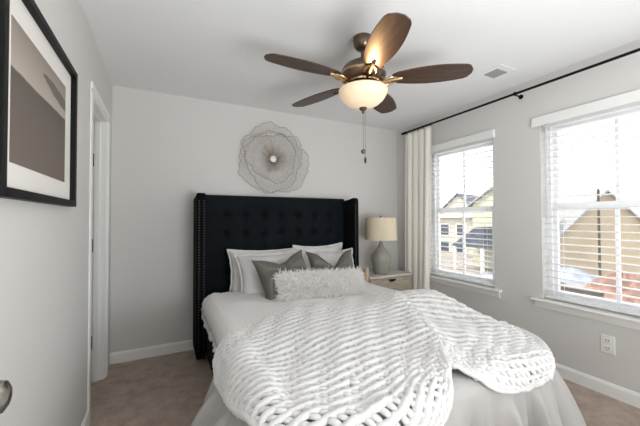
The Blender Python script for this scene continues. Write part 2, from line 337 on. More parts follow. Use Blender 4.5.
# ------------------------------------------------------------------ bed surface
BX0, BX1, BY0, BY1 = 0.385, 1.86, 0.90, 2.86
ZT, RE, RC = 0.575, 0.055, 0.24
def mound(a, b):
    return 0.085 * np.exp(-((a - 1.80) / 0.34) ** 2 - ((b - 1.76) / 0.29) ** 2) + 0.02 * np.exp(-((a - 1.1) / 0.5) ** 2 - ((b - 1.6) / 0.8) ** 2)
def wrinkle(a, b):
    return 0.006 * np.sin(9 * a + 4 * b + 1.5 * np.sin(5 * b)) * np.sin(6 * b - 3 * a + 1) + 0.004 * np.sin(17 * a - 9 * b + 2 * np.sin(4 * a))
def D(a, b, off=0.0, fold=1.0, md=1.0, flare=0.0, bulge=0.0):
    """flat cloth coordinates -> point on the made-up bed, off metres above it; returns point, normal"""
    a = np.asarray(a, float); b = np.asarray(b, float)
    qx = np.clip(a, BX0 + RC, BX1 - RC); qy = np.maximum(b, BY0 + RC)
    vx, vy = a - qx, b - qy; L = np.hypot(vx, vy) + 1e-9
    nx, ny = vx / L, vy / L; dist = L - RC
    inside = dist <= 0
    zt = ZT + md * mound(np.clip(a, BX0, BX1), np.maximum(b, BY0)) + np.where(inside, wrinkle(a, b), 0)
    th = np.clip(dist / RE, 0, PI / 2); hang = np.maximum(dist - RE * PI / 2, 0)
    s = (qx + qy * -1.0) + RC * np.arctan2(ny, nx)
    fl = 1.25 * fold * hang * (0.13 * np.sin(s * 19 + 1.5 * np.sin(s * 6)) + 0.10 * np.sin(s * 52 + 2 * np.sin(s * 9)) + 0.03 * np.sin(s * 97)) * np.minimum(1, hang * 6 + 0.3)
    out = np.where(inside, 0, RE * np.sin(th) + (0.16 + flare) * (hang - 0.9 * hang * hang) + bulge * np.sin(PI * np.minimum(hang / 0.42, 1)) + fl)
    ex, ey = np.where(inside, a, qx + nx * RC), np.where(inside, b, qy + ny * RC)
    z = np.where(inside, zt, zt - RE * (1 - np.cos(th)) - hang * 0.97)
    N = np.stack((np.where(inside, 0, nx * np.sin(th)), np.where(inside, 0, ny * np.sin(th)), np.where(inside, 1, np.cos(th) + 0.12)), -1)
    N /= np.linalg.norm(N, axis=-1, keepdims=True)
    P = np.stack((ex + nx * out, ey + ny * out, z), -1) + N * np.asarray(off)[..., None]
    return P, N, dist

# ------------------------------------------------------------------ bed
bed = empty('bed', (1.1, 2.0, 0), 'wingback bed upholstered in midnight tufted velvet under white bedding', 'bed')
hx0, hx1, hz = 0.262, 1.945, 1.487
# tufted panel
bxs = np.linspace(0.55, 1.70, 7); bzs = [1.295, 1.105, 0.915]
X, Z = np.meshgrid(np.linspace(0.30, 1.90, 150), np.linspace(0.30, hz, 120), indexing='ij')
dep = np.zeros_like(X)
for x in bxs:
    dep += 0.008 * np.exp(-np.abs(X - x) / 0.012) * (Z < 1.40)
    for z in bzs + [0.725]: dep += 0.030 * np.exp(-((X - x) ** 2 + (Z - z) ** 2) / 0.0011) + 0.012 * np.exp(-((X - x) ** 2 + (Z - z) ** 2) / 0.006)
for z in bzs: dep += 0.004 * np.exp(-np.abs(Z - z) / 0.012)
edge = 0.03 * np.exp(-(hz - Z) / 0.015)
hb = MB().grid(np.stack((X, 3.10 + dep + edge, Z), -1)).box(0.30, 1.90, 3.165, YB - 0.012, 0.05, hz - 0.004)
hb.box(0.30, 1.90, 3.14, 3.17, 0.05, 0.6)
headb = hb.build('headboard', M['navy'], bed, angle=60)
for z in bzs:
    for x in bxs:
        o = MB().lathe([(0.001, -0.010), (0.008, -0.009), (0.013, -0.004), (0.014, 0.002), (0.010, 0.006)], (x, 3.132, z), 12, 'y').build('button', M['navy'], headb)
        o.location = (0, 0, 0)
for sg, xa, xb_ in ((-1, hx0, 0.338), (1, 1.878, hx1)):
    # wing: side panel with rounded front post and a soft rounded top
    yf = 2.865
    poly = [(YB - 0.012, 0.04), (YB - 0.012, hz - 0.035)]
    poly += [(yf + 0.012 + 0.03 * (1 - math.cos(t)) * 0 + (0.10 if i == 0 else 0.04 if i == 1 else 0.012 if i == 2 else 0), hz - (0.012 if i == 0 else 0.0 if i == 1 else 0.004 if i == 2 else 0.03)) for i, t in enumerate((0, 1, 2, 3))]
    poly += [(yf, 0.04)]
    wg = MB().prism([(y, z) for y, z in poly], xa, xb_, 'x').build('wing', M['black'], bed, bevel=0.014)
    for xx in (xa + 0.017, xb_ - 0.017):
        nb = MB()
        for z in np.arange(0.12, hz - 0.06, 0.0235): nb.lathe([(0.0065, 0.0005), (0.005, -0.003), (0.001, -0.0045)], (xx, yf, z), 8, 'y')
        o = nb.build('nailhead_trim', M['nail'], wg); o.location = (0, 0, 0); o['label'] = 'column of dark metal nailheads'
for x0, x1 in ((0.335, 0.385), (1.835, 1.885)):
    MB().box(x0, x1, 0.93, 3.10, 0.09, 0.36).build('side_rail', M['black'], bed, smooth=False, bevel=0.012)
MB().box(0.385, 1.835, 0.92, 0.97, 0.09, 0.36).build('foot_rail', M['black'], bed, smooth=False, bevel=0.012)
for x in (0.40, 1.80):
    for y in (1.0, 2.95): MB().lathe([(0.022, 0.0), (0.03, 0.09)], (x, y, 0), 16).build('leg', M['black'], bed)
MB().box(0.35, 1.85, 0.97, 3.085, 0.36, 0.553).build('mattress', M['linen'], bed, bevel=0.05)

# duvet hanging over both sides and the foot
Lh = 0.47
A = np.arange(BX0 - Lh - 0.02, BX1 + Lh + 0.021, 0.0165); Bc = np.arange(BY0 - Lh - 0.02, BY1 + 0.001, 0.0165)
a, b_ = np.meshgrid(A, Bc, indexing='ij')
P, N, dist = D(a, b_, 0.0, bulge=0.075 * np.clip((0.6 - a) / 0.3, 0, 1), flare=0.22 * np.clip((0.6 - a) / 0.3, 0, 1) + 0.30 * np.clip((a - 1.6) / 0.25, 0, 1) * np.clip((1.35 - b_) / 0.35, 0, 1))
fl = np.clip((1.3 - 0) * 1, 0, 1)
left = np.clip((0.55 - a) / 0.2, 0, 1)
Lmax = Lh - left * (Lh - 0.13) * np.clip((b_ - 1.62) / 0.25, 0, 1)
keep = (dist <= Lmax).ravel()
P[..., 2] = np.maximum(P[..., 2], 0.02)
dv = MB().grid(P, keep=keep)
o = dv.build('duvet', M['duvet'], angle=180); tag(o, 'pale grey satin duvet hanging in folds to the floor around the bed', 'duvet')
md = o.modifiers.new('thick', 'SOLIDIFY'); md.thickness = 0.012; md.offset = -1

# ribbed coverlet across the upper part of the bed
A = np.arange(BX0 - 0.20, BX1 + 0.20, 0.012); Bc = np.arange(1.50, BY1 - 0.004, 0.0082)
a, b_ = np.meshgrid(A, Bc, indexing='ij')
slope = b_ - 0.35 * (a - 0.3) + 0.02 * np.sin(a * 6)
rib = 0.010 * np.abs(np.sin(slope * PI / 0.05)) + 0.0022 * np.sin(a * 2 * PI / 0.036) * np.abs(np.sin(slope * PI / 0.05))
P, N, dist = D(a, b_, 0.010 + rib, fold=0.4, flare=-0.08)
o = MB().grid(P).build('coverlet', M['cover'], angle=180); tag(o, 'white finely ribbed coverlet lying across the bed below the pillows', 'coverlet')
md = o.modifiers.new('thick', 'SOLIDIFY'); md.thickness = 0.006; md.offset = 1

# ------------------------------------------------------------------ chunky knit throw
def spline(pts, t):
    pts = np.asarray(pts, float); n = len(pts)
    # centripetal-free Catmull-Rom through pts, t in 0..1
    x = np.clip(t, 0, 1) * (n - 1); i = np.minimum(x.astype(int), n - 2); f = (x - i)[:, None]
    p0 = pts[np.maximum(i - 1, 0)]; p1 = pts[i]; p2 = pts[i + 1]; p3 = pts[np.minimum(i + 2, n - 1)]
    return 0.5 * ((2 * p1) + (-p0 + p2) * f + (2 * p0 - 5 * p1 + 4 * p2 - p3) * f ** 2 + (-p0 + 3 * p1 - 3 * p2 + p3) * f ** 3)
seam = np.array([(1.64, 2.02), (1.55, 1.80), (1.44, 1.50), (1.27, 1.17), (1.12, 0.99), (1.09, 0.93)])
def left_lift(P2): return 0.062 * np.clip((0.42 - P2[..., 0]) / 0.14, 0, 1) ** 1.3
def seam_lift(P2):
    s = spline(seam, np.linspace(0, 1, 60))
    d = np.min(np.hypot(P2[..., 0, None] - s[:, 0], P2[..., 1, None] - s[:, 1]), axis=-1)
    return 0.022 * np.exp(-(d / 0.07) ** 2)
def lobe(mb, keys, nrows, lift=0.0, stitch=0.031):
    keys = [np.asarray(k, float) for k in keys]
    m = 40; tt = np.linspace(0, 1, m)
    curves = np.array([spline(k, tt) for k in keys])           # keys x m x 2
    rows = np.stack([spline(curves[:, j], np.linspace(0, 1, nrows)) for j in range(m)], 1)   # nrows x m x 2
    def at_row(r, t):   # r float rows, t 0..1 arrays
        r = np.clip(r, 0, nrows - 1.001); i = r.astype(int); f = (r - i)[..., None]
        x = np.clip(t, 0, 0.9999) * (m - 1); j = x.astype(int); g = (x - j)[..., None]
        lo = rows[i, j] * (1 - g) + rows[i, j + 1] * g; hi = rows[i + 1, j] * (1 - g) + rows[i + 1, j + 1] * g
        return lo * (1 - f) + hi * f
    # cords along the rows
    for r in range(nrows):
        L = np.hypot(*np.diff(rows[r], axis=0).T).sum(); n = max(int(L / 0.012), 8)
        t = np.linspace(0, 1, n); p2 = at_row(np.full(n, float(r)) + 0.05 * np.sin(t * L / stitch * PI), t)
        gap = np.full(n, 0.06)
        q = rows[r + 1] - rows[r] if r < nrows - 1 else rows[r] - rows[r - 1]
        pitch = np.interp(t, tt, np.hypot(q[:, 0], q[:, 1]))
        ra = np.clip(0.36 * pitch, 0.0085, 0.0205) * (1 + 0.07 * np.sin(t * L / stitch * 2 * PI + r) + 0.025 * rng.standard_normal(n))
        ed = 1.2 if r in (0, nrows - 1) else 1.0
        ra *= ed; ra[0] *= 0.5; ra[-1] *= 0.5
        Pp, Nn, _ = D(p2[:, 0], p2[:, 1], 0.020 + lift + seam_lift(p2) + left_lift(p2) + 0.003 * np.sin(t * 40 + r), fold=0.35)
        mb.tubes(Pp[None], ra[None], Nn[None], 8)
    # slanted stitches between the rows
    for r in range(nrows - 1):
        mid = 0.5 * (rows[r] + rows[r + 1]); L = np.hypot(*np.diff(mid, axis=0).T).sum(); n = int(L / stitch)
        tc_ = (np.arange(n) + 0.5) / n; k = 5; f = np.linspace(0.06, 0.94, k)
        sl = 0.55 / n
        R_ = r + np.broadcast_to(f, (n, k)); Tt = tc_[:, None] + (f - 0.5)[None] * sl * 2 * (1 if True else -1)
        jit = 0.08 / n * rng.standard_normal((n, 1))
        p2 = at_row(R_.copy(), Tt + jit)
        prof = np.array([0.75, 1.0, 1.08, 1.0, 0.75])
        ra = stitch * 0.365 * prof[None] * (1 + 0.05 * rng.standard_normal((n, 1)))
        off = 0.0125 + lift + np.array([0, 0.006, 0.008, 0.006, 0])[None] + 0.002 * rng.standard_normal((n, 1)) + seam_lift(p2) + left_lift(p2)
        Pp, Nn, _ = D(p2[..., 0], p2[..., 1], off, fold=0.35)
        mb.tubes(Pp, np.broadcast_to(ra, (n, k)), Nn, 7)
    # edge cords down both ends of the rows
    for tv in (0.0, 1.0):
        n = nrows * 5; r = np.linspace(0, nrows - 1, n); p2 = at_row(r, np.full(n, tv))
        Pp, Nn, _ = D(p2[:, 0], p2[:, 1], 0.019 + lift + seam_lift(p2) + left_lift(p2), fold=0.35)
        mb.tubes(Pp[None], (0.0165 * (1 + 0.08 * np.sin(r * PI * 2)))[None], Nn[None], 8)
throw = MB()
lobe(throw, [[(0.31, 1.74), (.48, 1.88), (.85, 2.08), (1.25, 2.12), (1.64, 2.02)],
             [(0.24, 1.58), (.48, 1.64), (.85, 1.80), (1.25, 1.86), (1.55, 1.80)],
             [(0.265, 1.36), (.5, 1.34), (.85, 1.45), (1.15, 1.51), (1.44, 1.50)],
             [(0.315, 1.09), (.52, 1.08), (.8, 1.13), (1.05, 1.17), (1.27, 1.17)],
             [(0.365, .85), (.54, .83), (.75, .86), (.93, .95), (1.12, .99)],
             [(0.41, .50), (.56, .49), (.72, .57), (.86, .74), (1.08, .93)]], 31)
lobe(throw, [[(1.64, 2.02), (1.82, 1.92), (2.0, 1.80)],
             [(1.55, 1.80), (1.82, 1.66), (2.00, 1.52)],
             [(1.44, 1.50), (1.70, 1.27), (1.89, 1.16)],
             [(1.27, 1.17), (1.53, 1.05), (1.82, .99)],
             [(1.15, 1.03), (1.37, .915), (1.71, .88)],
             [(1.095, .93), (1.22, .83), (1.42, .785), (1.61, .79)]], 25)
tag(throw.build('throw_blanket', M['knit'], angle=180), 'chunky white hand-knit throw blanket draped over the foot of the bed', 'blanket')

# ------------------------------------------------------------------ pillows
def pillow_pts(w_, h_, t_, n=46, pinch=0.10, dip=0.0, seed=0, ex=0.85):
    """local: x across, z up, y thickness"""
    rs = np.random.default_rng(seed); ph = rs.uniform(0, 6, 8)
    g = np.linspace(-1, 1, n); g = np.sign(g) * np.abs(g) ** ex
    U, V = np.meshgrid(g, g, indexing='ij'); out = []
    for sg in (1, -1):
        x = w_ / 2 * U * (1 - pinch * (1 - V ** 2) ** 1.0 * np.abs(U) ** 2); z = h_ / 2 * V * (1 - pinch * (1 - U ** 2) * np.abs(V) ** 2)
        th = t_ / 2 * np.clip((1 - U ** 4) * (1 - V ** 4), 0, 1) ** 0.55 * (1 - 0.25 * (np.maximum(V, 0)))
        wr = 0.05 * t_ * (np.sin(4 * U + 3 * V + ph[0]) * np.sin(5 * V - 2 * U + ph[1]) + 0.5 * np.sin(11 * U * V + ph[2])) * (1 - U ** 2) ** 0.5 * (1 - V ** 2) ** 0.5
        y = sg * (th + wr)
        if dip:
            dz = dip * np.exp(-(U / 0.42) ** 2) * np.clip((V + 0.6) / 1.6, 0, 1) ** 1.6
            z = z - dz
            y = y + sg * 0.0 + (-0.35 * t_ * np.exp(-(U / 0.10) ** 2) * np.clip((V + 0.2) / 1.2, 0, 1) * (sg > 0)) * th / (t_ / 2 + 1e-9)
            # creases fanning from the chop
            y = y + sg * 0.05 * t_ * np.sin(9 * np.arctan2(V - 0.5, U + 1e-6)) * (1 - U ** 2) * (1 - V ** 2)
        out.append(np.stack((x, -y, z), -1))
    return out, U, V
def place(P, loc, lean=0.0, yaw=0.0, roll=0.0):
    R = Matrix.Translation(loc) @ Matrix.Rotation(yaw, 4, 'Z') @ Matrix.Rotation(-lean, 4, 'X') @ Matrix.Rotation(roll, 4, 'Y')
    A_ = np.array(R); return P @ A_[:3, :3].T + A_[:3, 3]
def pillow(name, w_, h_, t_, loc, lean, yaw, roll, m, label, cat='pillow', group=None, flange=0.0, **kw):
    pts, U, V = pillow_pts(w_, h_, t_, **kw); mb = MB()
    for p in pts: mb.grid(place(p, loc, lean, yaw, roll))
    if flange:
        n = 60; ring = []
        per = np.concatenate([[(t, -1) for t in np.linspace(-1, 1, n, endpoint=False)], [(1, t) for t in np.linspace(-1, 1, n, endpoint=False)], [(t, 1) for t in np.linspace(1, -1, n, endpoint=False)], [(-1, t) for t in np.linspace(1, -1, n, endpoint=False)]])
        pin = kw.get('pinch', 0.10)
        for k, ex in enumerate((0.0, 0.5, 1.0)):
            U2, V2 = per[:, 0], per[:, 1]
            x = w_ / 2 * U2 * (1 - pin * (1 - V2 ** 2) * np.abs(U2) ** 2); z = h_ / 2 * V2 * (1 - pin * (1 - U2 ** 2) * np.abs(V2) ** 2)
            x = x + flange * ex * np.where(np.abs(U2) > 0.999, np.sign(U2), U2 * 0); z = z + flange * ex * np.where(np.abs(V2) > 0.999, np.sign(V2), 0)
            y = 0.008 * ex * np.sin(np.arange(4 * n) * 0.42) + 0.004 * ex * np.sin(np.arange(4 * n) * 1.1)
            ring.append(place(np.stack((x, y, z), -1), loc, lean, yaw, roll))
        mb.grid(np.array(ring), closed_v=True)
    o = mb.build(name, m, loc=loc, angle=180)
    md = o.modifiers.new('weld', 'WELD'); md.merge_threshold = 0.0008
    return tag(o, label, cat, group)
zb = 0.565
pillow('bed_pillow', 0.70, 0.45, 0.18, (0.90, 2.985, zb + 0.165), 0.20, 0, 0.02, M['linen'], 'white bed pillow at the back left against the tufted headboard', flange=0.012, seed=1)
pillow('bed_pillow', 0.70, 0.44, 0.19, (0.955, 2.82, zb + 0.150), 0.34, 0.02, -0.015, M['linen_grey'], 'pale grey ruffle-edged bed pillow in front of the back left one', flange=0.014, seed=2)
pillow('bed_pillow', 0.58, 0.46, 0.17, (1.52, 2.985, zb + 0.180), 0.20, 0, -0.01, M['linen'], 'white pillow with pointed corners behind the right taupe cushion', flange=0.014, seed=3, pinch=0.13)
pillow('bed_pillow', 0.42, 0.42, 0.17, (1.65, 2.84, zb + 0.150), 0.30, -0.05, -0.03, M['linen_grey'], 'white bed pillow squeezed at the right wing behind the cushions', flange=0.012, seed=4)
pillow('throw_cushion', 0.52, 0.48, 0.17, (0.965, 2.56, zb + 0.155), 0.45, 0.12, -0.13, M['taupe'], 'left taupe satin cushion, tilted and karate-chopped', 'cushion', dip=0.055, seed=5, pinch=0.14)
pillow('throw_cushion', 0.50, 0.48, 0.17, (1.455, 2.58, zb + 0.165), 0.42, -0.06, -0.01, M['taupe'], 'right taupe satin cushion with two pointed ears', 'cushion', dip=0.14, seed=6, pinch=0.14)
# shaggy lumbar cushion
lc = (1.225, 2.365, zb + 0.10)
lum = empty('lumbar_cushion', lc, 'long shaggy white faux fur cushion in front of the taupe ones', 'cushion')
pts, U, V = pillow_pts(0.76, 0.25, 0.14, ex=1.0, seed=8, pinch=0.05)
cmb = MB(); surf = []
for p in pts:
    q = place(p, lc, 0.45, -0.07, 0.02); cmb.grid(q); surf.append(q)
cmb.build('cushion_body', M['fur'], lum, angle=180)
strands = []; nst = 6500
for q in surf:
    gu = np.gradient(q, axis=0); gv = np.gradient(q, axis=1); nn = np.cross(gu, gv); nn /= np.linalg.norm(nn, axis=-1, keepdims=True) + 1e-9
    cen = q.mean((0, 1)); sgn = np.sign(((q - cen) * nn).sum(-1).mean()); nn = nn * sgn
    front = q is surf[0]; k = int(nst * (0.72 if front else 0.28))
    i = rng.integers(0, q.shape[0], k); j = rng.integers(0, q.shape[1], k)
    base = q[i, j] + 0.006 * rng.standard_normal((k, 3)); n0 = nn[i, j]
    rad = base - cen; rad /= np.linalg.norm(rad, axis=1, keepdims=True) + 1e-9
    d0 = 0.55 * n0 + 0.5 * rad + 0.55 * rng.standard_normal((k, 3)); d0 /= np.linalg.norm(d0, axis=1, keepdims=True)
    Ls = rng.uniform(0.034, 0.068, k)[:, None]; dr = np.array([0, 0, -1.0]) * rng.uniform(0.0, 0.6, k)[:, None]
    curl = 0.35 * rng.standard_normal((k, 3))
    p1 = base + d0 * Ls * 0.4; p2 = p1 + (d0 + 0.5 * dr + curl * 0.5) * Ls * 0.35; p3 = p2 + (d0 * 0.6 + dr + curl) * Ls * 0.35
    strands.append(np.stack((base, p1, p2, p3), 1))
st = np.concatenate(strands); st[..., 2] = np.maximum(st[..., 2], zb + 0.03)
fm = MB(); fm.tubes(st, np.broadcast_to(np.array([0.0032, 0.003, 0.0022, 0.0006]), st.shape[:2]), np.broadcast_to(np.array([0.3, 0.2, 1.0]), st.shape), 3)
o = fm.build('fur', M['fur'], lum); o['kind'] = 'stuff'

# ------------------------------------------------------------------ nightstand and lamp
ns = empty('nightstand', (2.33, 3.0, 0), 'weathered oak nightstand with a drawer, right of the bed', 'nightstand')
nx0, nx1, ny0, ny1, nz_ = 1.99, 2.635, 2.79, 3.215, 0.612
MB().box(nx0 + 0.03, nx1 - 0.004, ny0 - 0.008, ny1, nz_ - 0.028, nz_).build('top', M['stone'], ns, bevel=0.004)
b = MB().box(nx0 + 0.03, nx1 - 0.03, ny1 - 0.02, ny1, 0.10, nz_ - 0.028).box(nx0 + 0.03, nx1 - 0.03, ny0 + 0.02, ny1 - 0.02, 0.33, 0.35).box(nx0 + 0.03, nx1 - 0.03, ny0 + 0.02, ny1 - 0.02, 0.10, 0.125)
b.build('carcass', M['wood'], ns, smooth=False)
MB().box(nx1 - 0.03, nx1, ny0, ny1, 0.05, nz_ - 0.03).build('side_panel', M['wood'], ns, bevel=0.004)
MB().box(nx0, nx0 + 0.03, ny0 + 0.045, ny1, 0.05, nz_ + 0.035).build('side_panel', M['wood'], ns, bevel=0.006)
MB().box(nx0 + 0.03, nx1 - 0.03, ny0 + 0.002, ny0 + 0.03, 0.33, 0.375).build('rail', M['wood'], ns, bevel=0.003)
b = MB().lathe([(0.020, 0.0), (0.021, nz_ + 0.03), (0.0235, nz_ + 0.06), (0.0235, nz_ + 0.085), (0.018, nz_ + 0.102), (0.006, nz_ + 0.109)], (nx0 + 0.012, ny0 + 0.022, 0), 20)
b.build('corner_post', M['wood_end'], ns)['label'] = 'rounded light oak post'
dr = MB().box(nx0 + 0.036, nx1 - 0.036, ny0 - 0.004, ny0 + 0.02, 0.382, nz_ - 0.034).build('drawer', M['wood'], ns, bevel=0.004)
o = MB().grid(np.array([[(2.33 + 0.045 * math.cos(t), ny0 - 0.004 - 0.022 * math.sin(p), 0.560 - 0.026 * math.sin(t) * math.cos(p)) for p in np.linspace(0, PI / 2, 6)] for t in np.linspace(0, PI, 14)])).box(2.278, 2.382, ny0 - 0.008, ny0 - 0.003, 0.556, 0.566).build('handle', M['bronze'], dr)
o.location = (0, 0, 0); o['label'] = 'dark bronze cup pull'
for x in (nx0 + 0.05, nx1 - 0.05):
    for y in (ny0 + 0.04, ny1 - 0.04): MB().box(x - 0.018, x + 0.018, y - 0.018, y + 0.018, 0, 0.11).build('leg', M['wood'], ns, smooth=False)
lp = empty('table_lamp', (2.285, 2.925, nz_), 'grey ceramic table lamp with beige linen drum shade on the nightstand', 'lamp')
lx, ly = 2.285, 2.925
prof = [(0.090, 0), (0.096, 0.006), (0.104, 0.02), (0.122, 0.08), (0.140, 0.145), (0.147, 0.18), (0.139, 0.215), (0.113, 0.250), (0.078, 0.280), (0.050, 0.308), (0.033, 0.338), (0.025, 0.365), (0.022, 0.380)]
MB().lathe([(r * 0.80, z + nz_) for r, z in prof], (lx, ly, 0), 96, mod=lambda t: 1 + 0.025 * np.abs(np.cos(4 * t)) ** 0.7).build('lamp_base', M['ceramic'], lp, angle=35)
MB().tube([(lx, ly, nz_ + 0.37), (lx, ly, 1.275)], 0.006).lathe([(0.014, 0.975), (0.014, 1.02)], (lx, ly, 0), 16).build('stem', M['nickel'], lp)
th = np.linspace(0, 2 * PI, 64, endpoint=False)
shp = [(0.186, 1.006), (0.175, 1.265), (0.172, 1.265), (0.183, 1.006)]
MB().grid(np.array([[(lx + r * math.cos(t), ly + r * math.sin(t), z) for t in th] for r, z in shp]), closed_u=True, closed_v=True).build('lamp_shade', M['shade'], lp)
sb = MB()
for k in range(3):
    t = k * 2 * PI / 3 + 0.4; sb.tube([(lx, ly, 1.252), (lx + 0.173 * math.cos(t), ly + 0.173 * math.sin(t), 1.256)], 0.003)
sb.build('shade_spider', M['nickel'], lp)
MB().lathe([(0.004, 1.262), (0.012, 1.274), (0.012, 1.284), (0.003, 1.292)], (lx, ly, 0), 14).build('finial', M['nickel'], lp)

# ------------------------------------------------------------------ curtain rod and curtain
rx, rz = 2.725, 2.335
rd = empty('curtain_rod', (rx, 1.7, rz), 'thin black curtain rod above both windows on the right wall', 'curtain rod')
MB().tube([(rx, 0.2, rz), (rx, 3.02, rz)], 0.0105, 12).build('rod', M['rod'], rd)
MB().lathe([(0.012, 3.015), (0.014, 3.02), (0.014, 3.045), (0.010, 3.05)], (rx, 0, rz), 14, 'y').build('finial', M['rod'], rd)
for y in (2.99, 1.615, 0.30):
    MB().tube([(XR - 0.001, y, rz - 0.012), (rx + 0.005, y, rz - 0.012)], 0.006).lathe([(0.02, XR - 0.006), (0.02, XR - 0.0005)], (0, y, rz - 0.012), 14, 'x').lathe([(0.0165, y - 0.008), (0.0165, y + 0.008)], (rx, 0, rz), 14, 'y').build('bracket', M['rod'], rd)
cu = empty('curtain', (rx, 2.76, 0), 'cream linen curtain panel hanging in folds left of the nearer-corner window', 'curtain')
cu['label'] = 'cream linen curtain panel gathered in folds beside the nightstand'
ss = np.linspace(0, 1, 150); zz = np.linspace(0.02, rz - 0.024, 46)
G = []
for z in zz:
    k = (z - 0.02) / (rz - 0.04); amp = 0.020 + 0.010 * (1 - k)
    y = 2.545 + 0.435 * ss + 0.075 * (1 - k) * (1 - ss) + 0.03 * (1 - k) * ss + 0.012 * np.cos(ss * 2 * PI * 4.6)
    x = rx + amp * (np.sin(ss * 2 * PI * 4.6 + 0.25 * math.sin(2 * z)) + 0.10 * np.sin(ss * 2 * PI * 10.3 + 1 + z * 0.5)) * (0.75 + 0.25 * np.sin(ss * 9 + 1.2 * (1 - k)))
    G.append(np.stack((x, y, np.full_like(x, z)), -1))
o = MB().grid(np.array(G)).build('curtain_panel', M['curtain'], cu, angle=180)
md = o.modifiers.new('thick', 'SOLIDIFY'); md.thickness = 0.003
for k in range(7):
    y = 2.56 + k * 0.067
    MB().tube([(rx + 0.0165 * math.cos(t), y, rz + 0.0165 * math.sin(t) - 0.005) for t in np.linspace(0, 2 * PI, 17)], 0.0025, 6, ref=(0, 1, 0)).build('ring', M['rod'], cu)

# ------------------------------------------------------------------ blinds
def blind(y0, y1, vl, vr, wand_y, label):
    r = empty('window_blind', (XR + 0.03, (y0 + y1) / 2, WZ1), label, 'blind', 'white horizontal slat blinds in the two windows')
    ya, yb = y0 + 0.012, y1 - 0.012
    MB().box(XR - 0.026, XR - 0.012, y0 - vl, y1 + vr, 2.022, 2.100).box(XR - 0.012, XR + 0.0, y0 - vl, y0 - vl + 0.012, 2.022, 2.100).box(XR - 0.012, XR + 0.0, y1 + vr - 0.012, y1 + vr, 2.022, 2.100).build('valance', M['trim'], r, smooth=False, bevel=0.003)
    MB().box(XR + 0.012, XR + 0.060, ya, yb, 2.008, 2.050).build('headrail', M['slat'], r, smooth=False)
    b = MB(); zs = np.arange(0.662, 2.00, 0.0545)
    n = 7; x = np.linspace(-1, 1, n)
    for z in zs:
        for y_s in (0,):
            prof = [(XR + 0.038 + 0.027 * t, z + 0.0035 * (1 - t * t)) for t in x] + [(XR + 0.038 + 0.027 * t, z - 0.0036 + 0.0035 * (1 - t * t)) for t in x[::-1]]
            b.prism(prof, ya, yb, 'y')
    b.build('slats', M['slat'], r)
    MB().box(XR + 0.013, XR + 0.063, ya, yb, 0.598, 0.618).build('bottom_rail', M['slat'], r, bevel=0.003)
    for f in (0.13, 0.87):
        y = ya + f * (yb - ya)
        for dx in (0.010, 0.066): MB().tube([(XR + dx, y, 0.618), (XR + dx, y, 2.02)], 0.0013, 5, ref=(1, 0, 0)).build('ladder_cord', M['cord'], r)
    MB().tube([(XR + 0.004, wand_y, 1.25), (XR + 0.004, wand_y, 2.03)], 0.0045, 8, ref=(1, 0, 0)).build('tilt_wand', M['cord'], r)
    return r
blind(W1[0], W1[1], 0.025, 0.02, W1[1] - 0.12, 'white slatted blind in the window beside the curtain')
blind(W2[0], W2[1], 0.05, 0.055, W2[1] - 0.045, 'white slatted blind in the nearer right-hand window')

# ------------------------------------------------------------------ outlets and ceiling vent
def outlet(c, face, label, blank=False):
    r = empty('wall_outlet', c, label, 'outlet', None)
    def bx(u0, u1, z0, z1, d0, d1):
        if face == 'x': return (c[0] - d1, c[0] - d0, c[1] + u0, c[1] + u1, c[2] + z0, c[2] + z1)
        return (c[0] + u0, c[0] + u1, c[1] - d1, c[1] - d0, c[2] + z0, c[2] + z1)
    MB().box(*bx(-0.040, 0.040, -0.063, 0.063, 0.0003, 0.006)).build('plate', M['wall' if blank else 'plate'], r, bevel=0.002)
    if blank:
        for z in (-0.042, 0.042): MB().lathe([(0.0035, 0.0), (0.003, -0.0015)], (c[0], c[1] - 0.006, c[2] + z), 10, 'y').build('screw', M['wall'], r)
        return
    for z in (-0.026, 0.026):
        s = MB().box(*bx(-0.019, 0.019, z - 0.017, z + 0.017, 0.006, 0.0085)).build('socket', M['plate'], r, bevel=0.002)
        o = MB().box(*bx(-0.010, -0.006, z - 0.004, z + 0.010, 0.0085, 0.0092)).box(*bx(0.006, 0.010, z - 0.004, z + 0.010, 0.0085, 0.0092)).box(*bx(-0.003, 0.003, z - 0.012, z - 0.007, 0.0085, 0.0092)).build('slots', M['slot'], s, smooth=False)
        o.location = (0, 0, 0)
outlet((XR, 1.048, 0.36), 'x', 'white duplex outlet plate on the right wall under the window')
outlet((0.172, YB, 0.365), 'y', 'wall-coloured blank plate low on the back wall left of the bed', True)
v = empty('ceiling_vent', (2.415, 1.60, H), 'white rectangular air vent with grey louvers on the ceiling near the windows', 'vent')
b = MB(); x0, x1, y0, y1 = 2.31, 2.515, 1.475, 1.70; gx0, gx1, gy0, gy1 = 2.345, 2.485, 1.525, 1.645
b.box(x0, gx0, y0, y1, H - 0.006, H - 0.0003).box(gx1, x1, y0, y1, H - 0.006, H - 0.0003).box(gx0, gx1, y0, gy0, H - 0.006, H - 0.0003).box(gx0, gx1, gy1, y1, H - 0.006, H - 0.0003)
b.build('vent_frame', M['ceil'], v, smooth=False)
b = MB().box(gx0, gx1, gy0, gy1, H - 0.0012, H - 0.0003)
for k in range(8):
    y = gy0 + 0.004 + k * 0.0148; b.add([(gx0, y, H - 0.001), (gx1, y, H - 0.001), (gx1, y + 0.011, H - 0.006), (gx0, y + 0.011, H - 0.006), (gx0, y + 0.0015, H - 0.001), (gx1, y + 0.0015, H - 0.001), (gx1, y + 0.0125, H - 0.006), (gx0, y + 0.0125, H - 0.006)], [(0, 1, 2, 3), (4, 7, 6, 5), (0, 4, 5, 1), (3, 2, 6, 7), (0, 3, 7, 4), (1, 5, 6, 2)])
b.build('louvers', M['grille'], v, smooth=False)

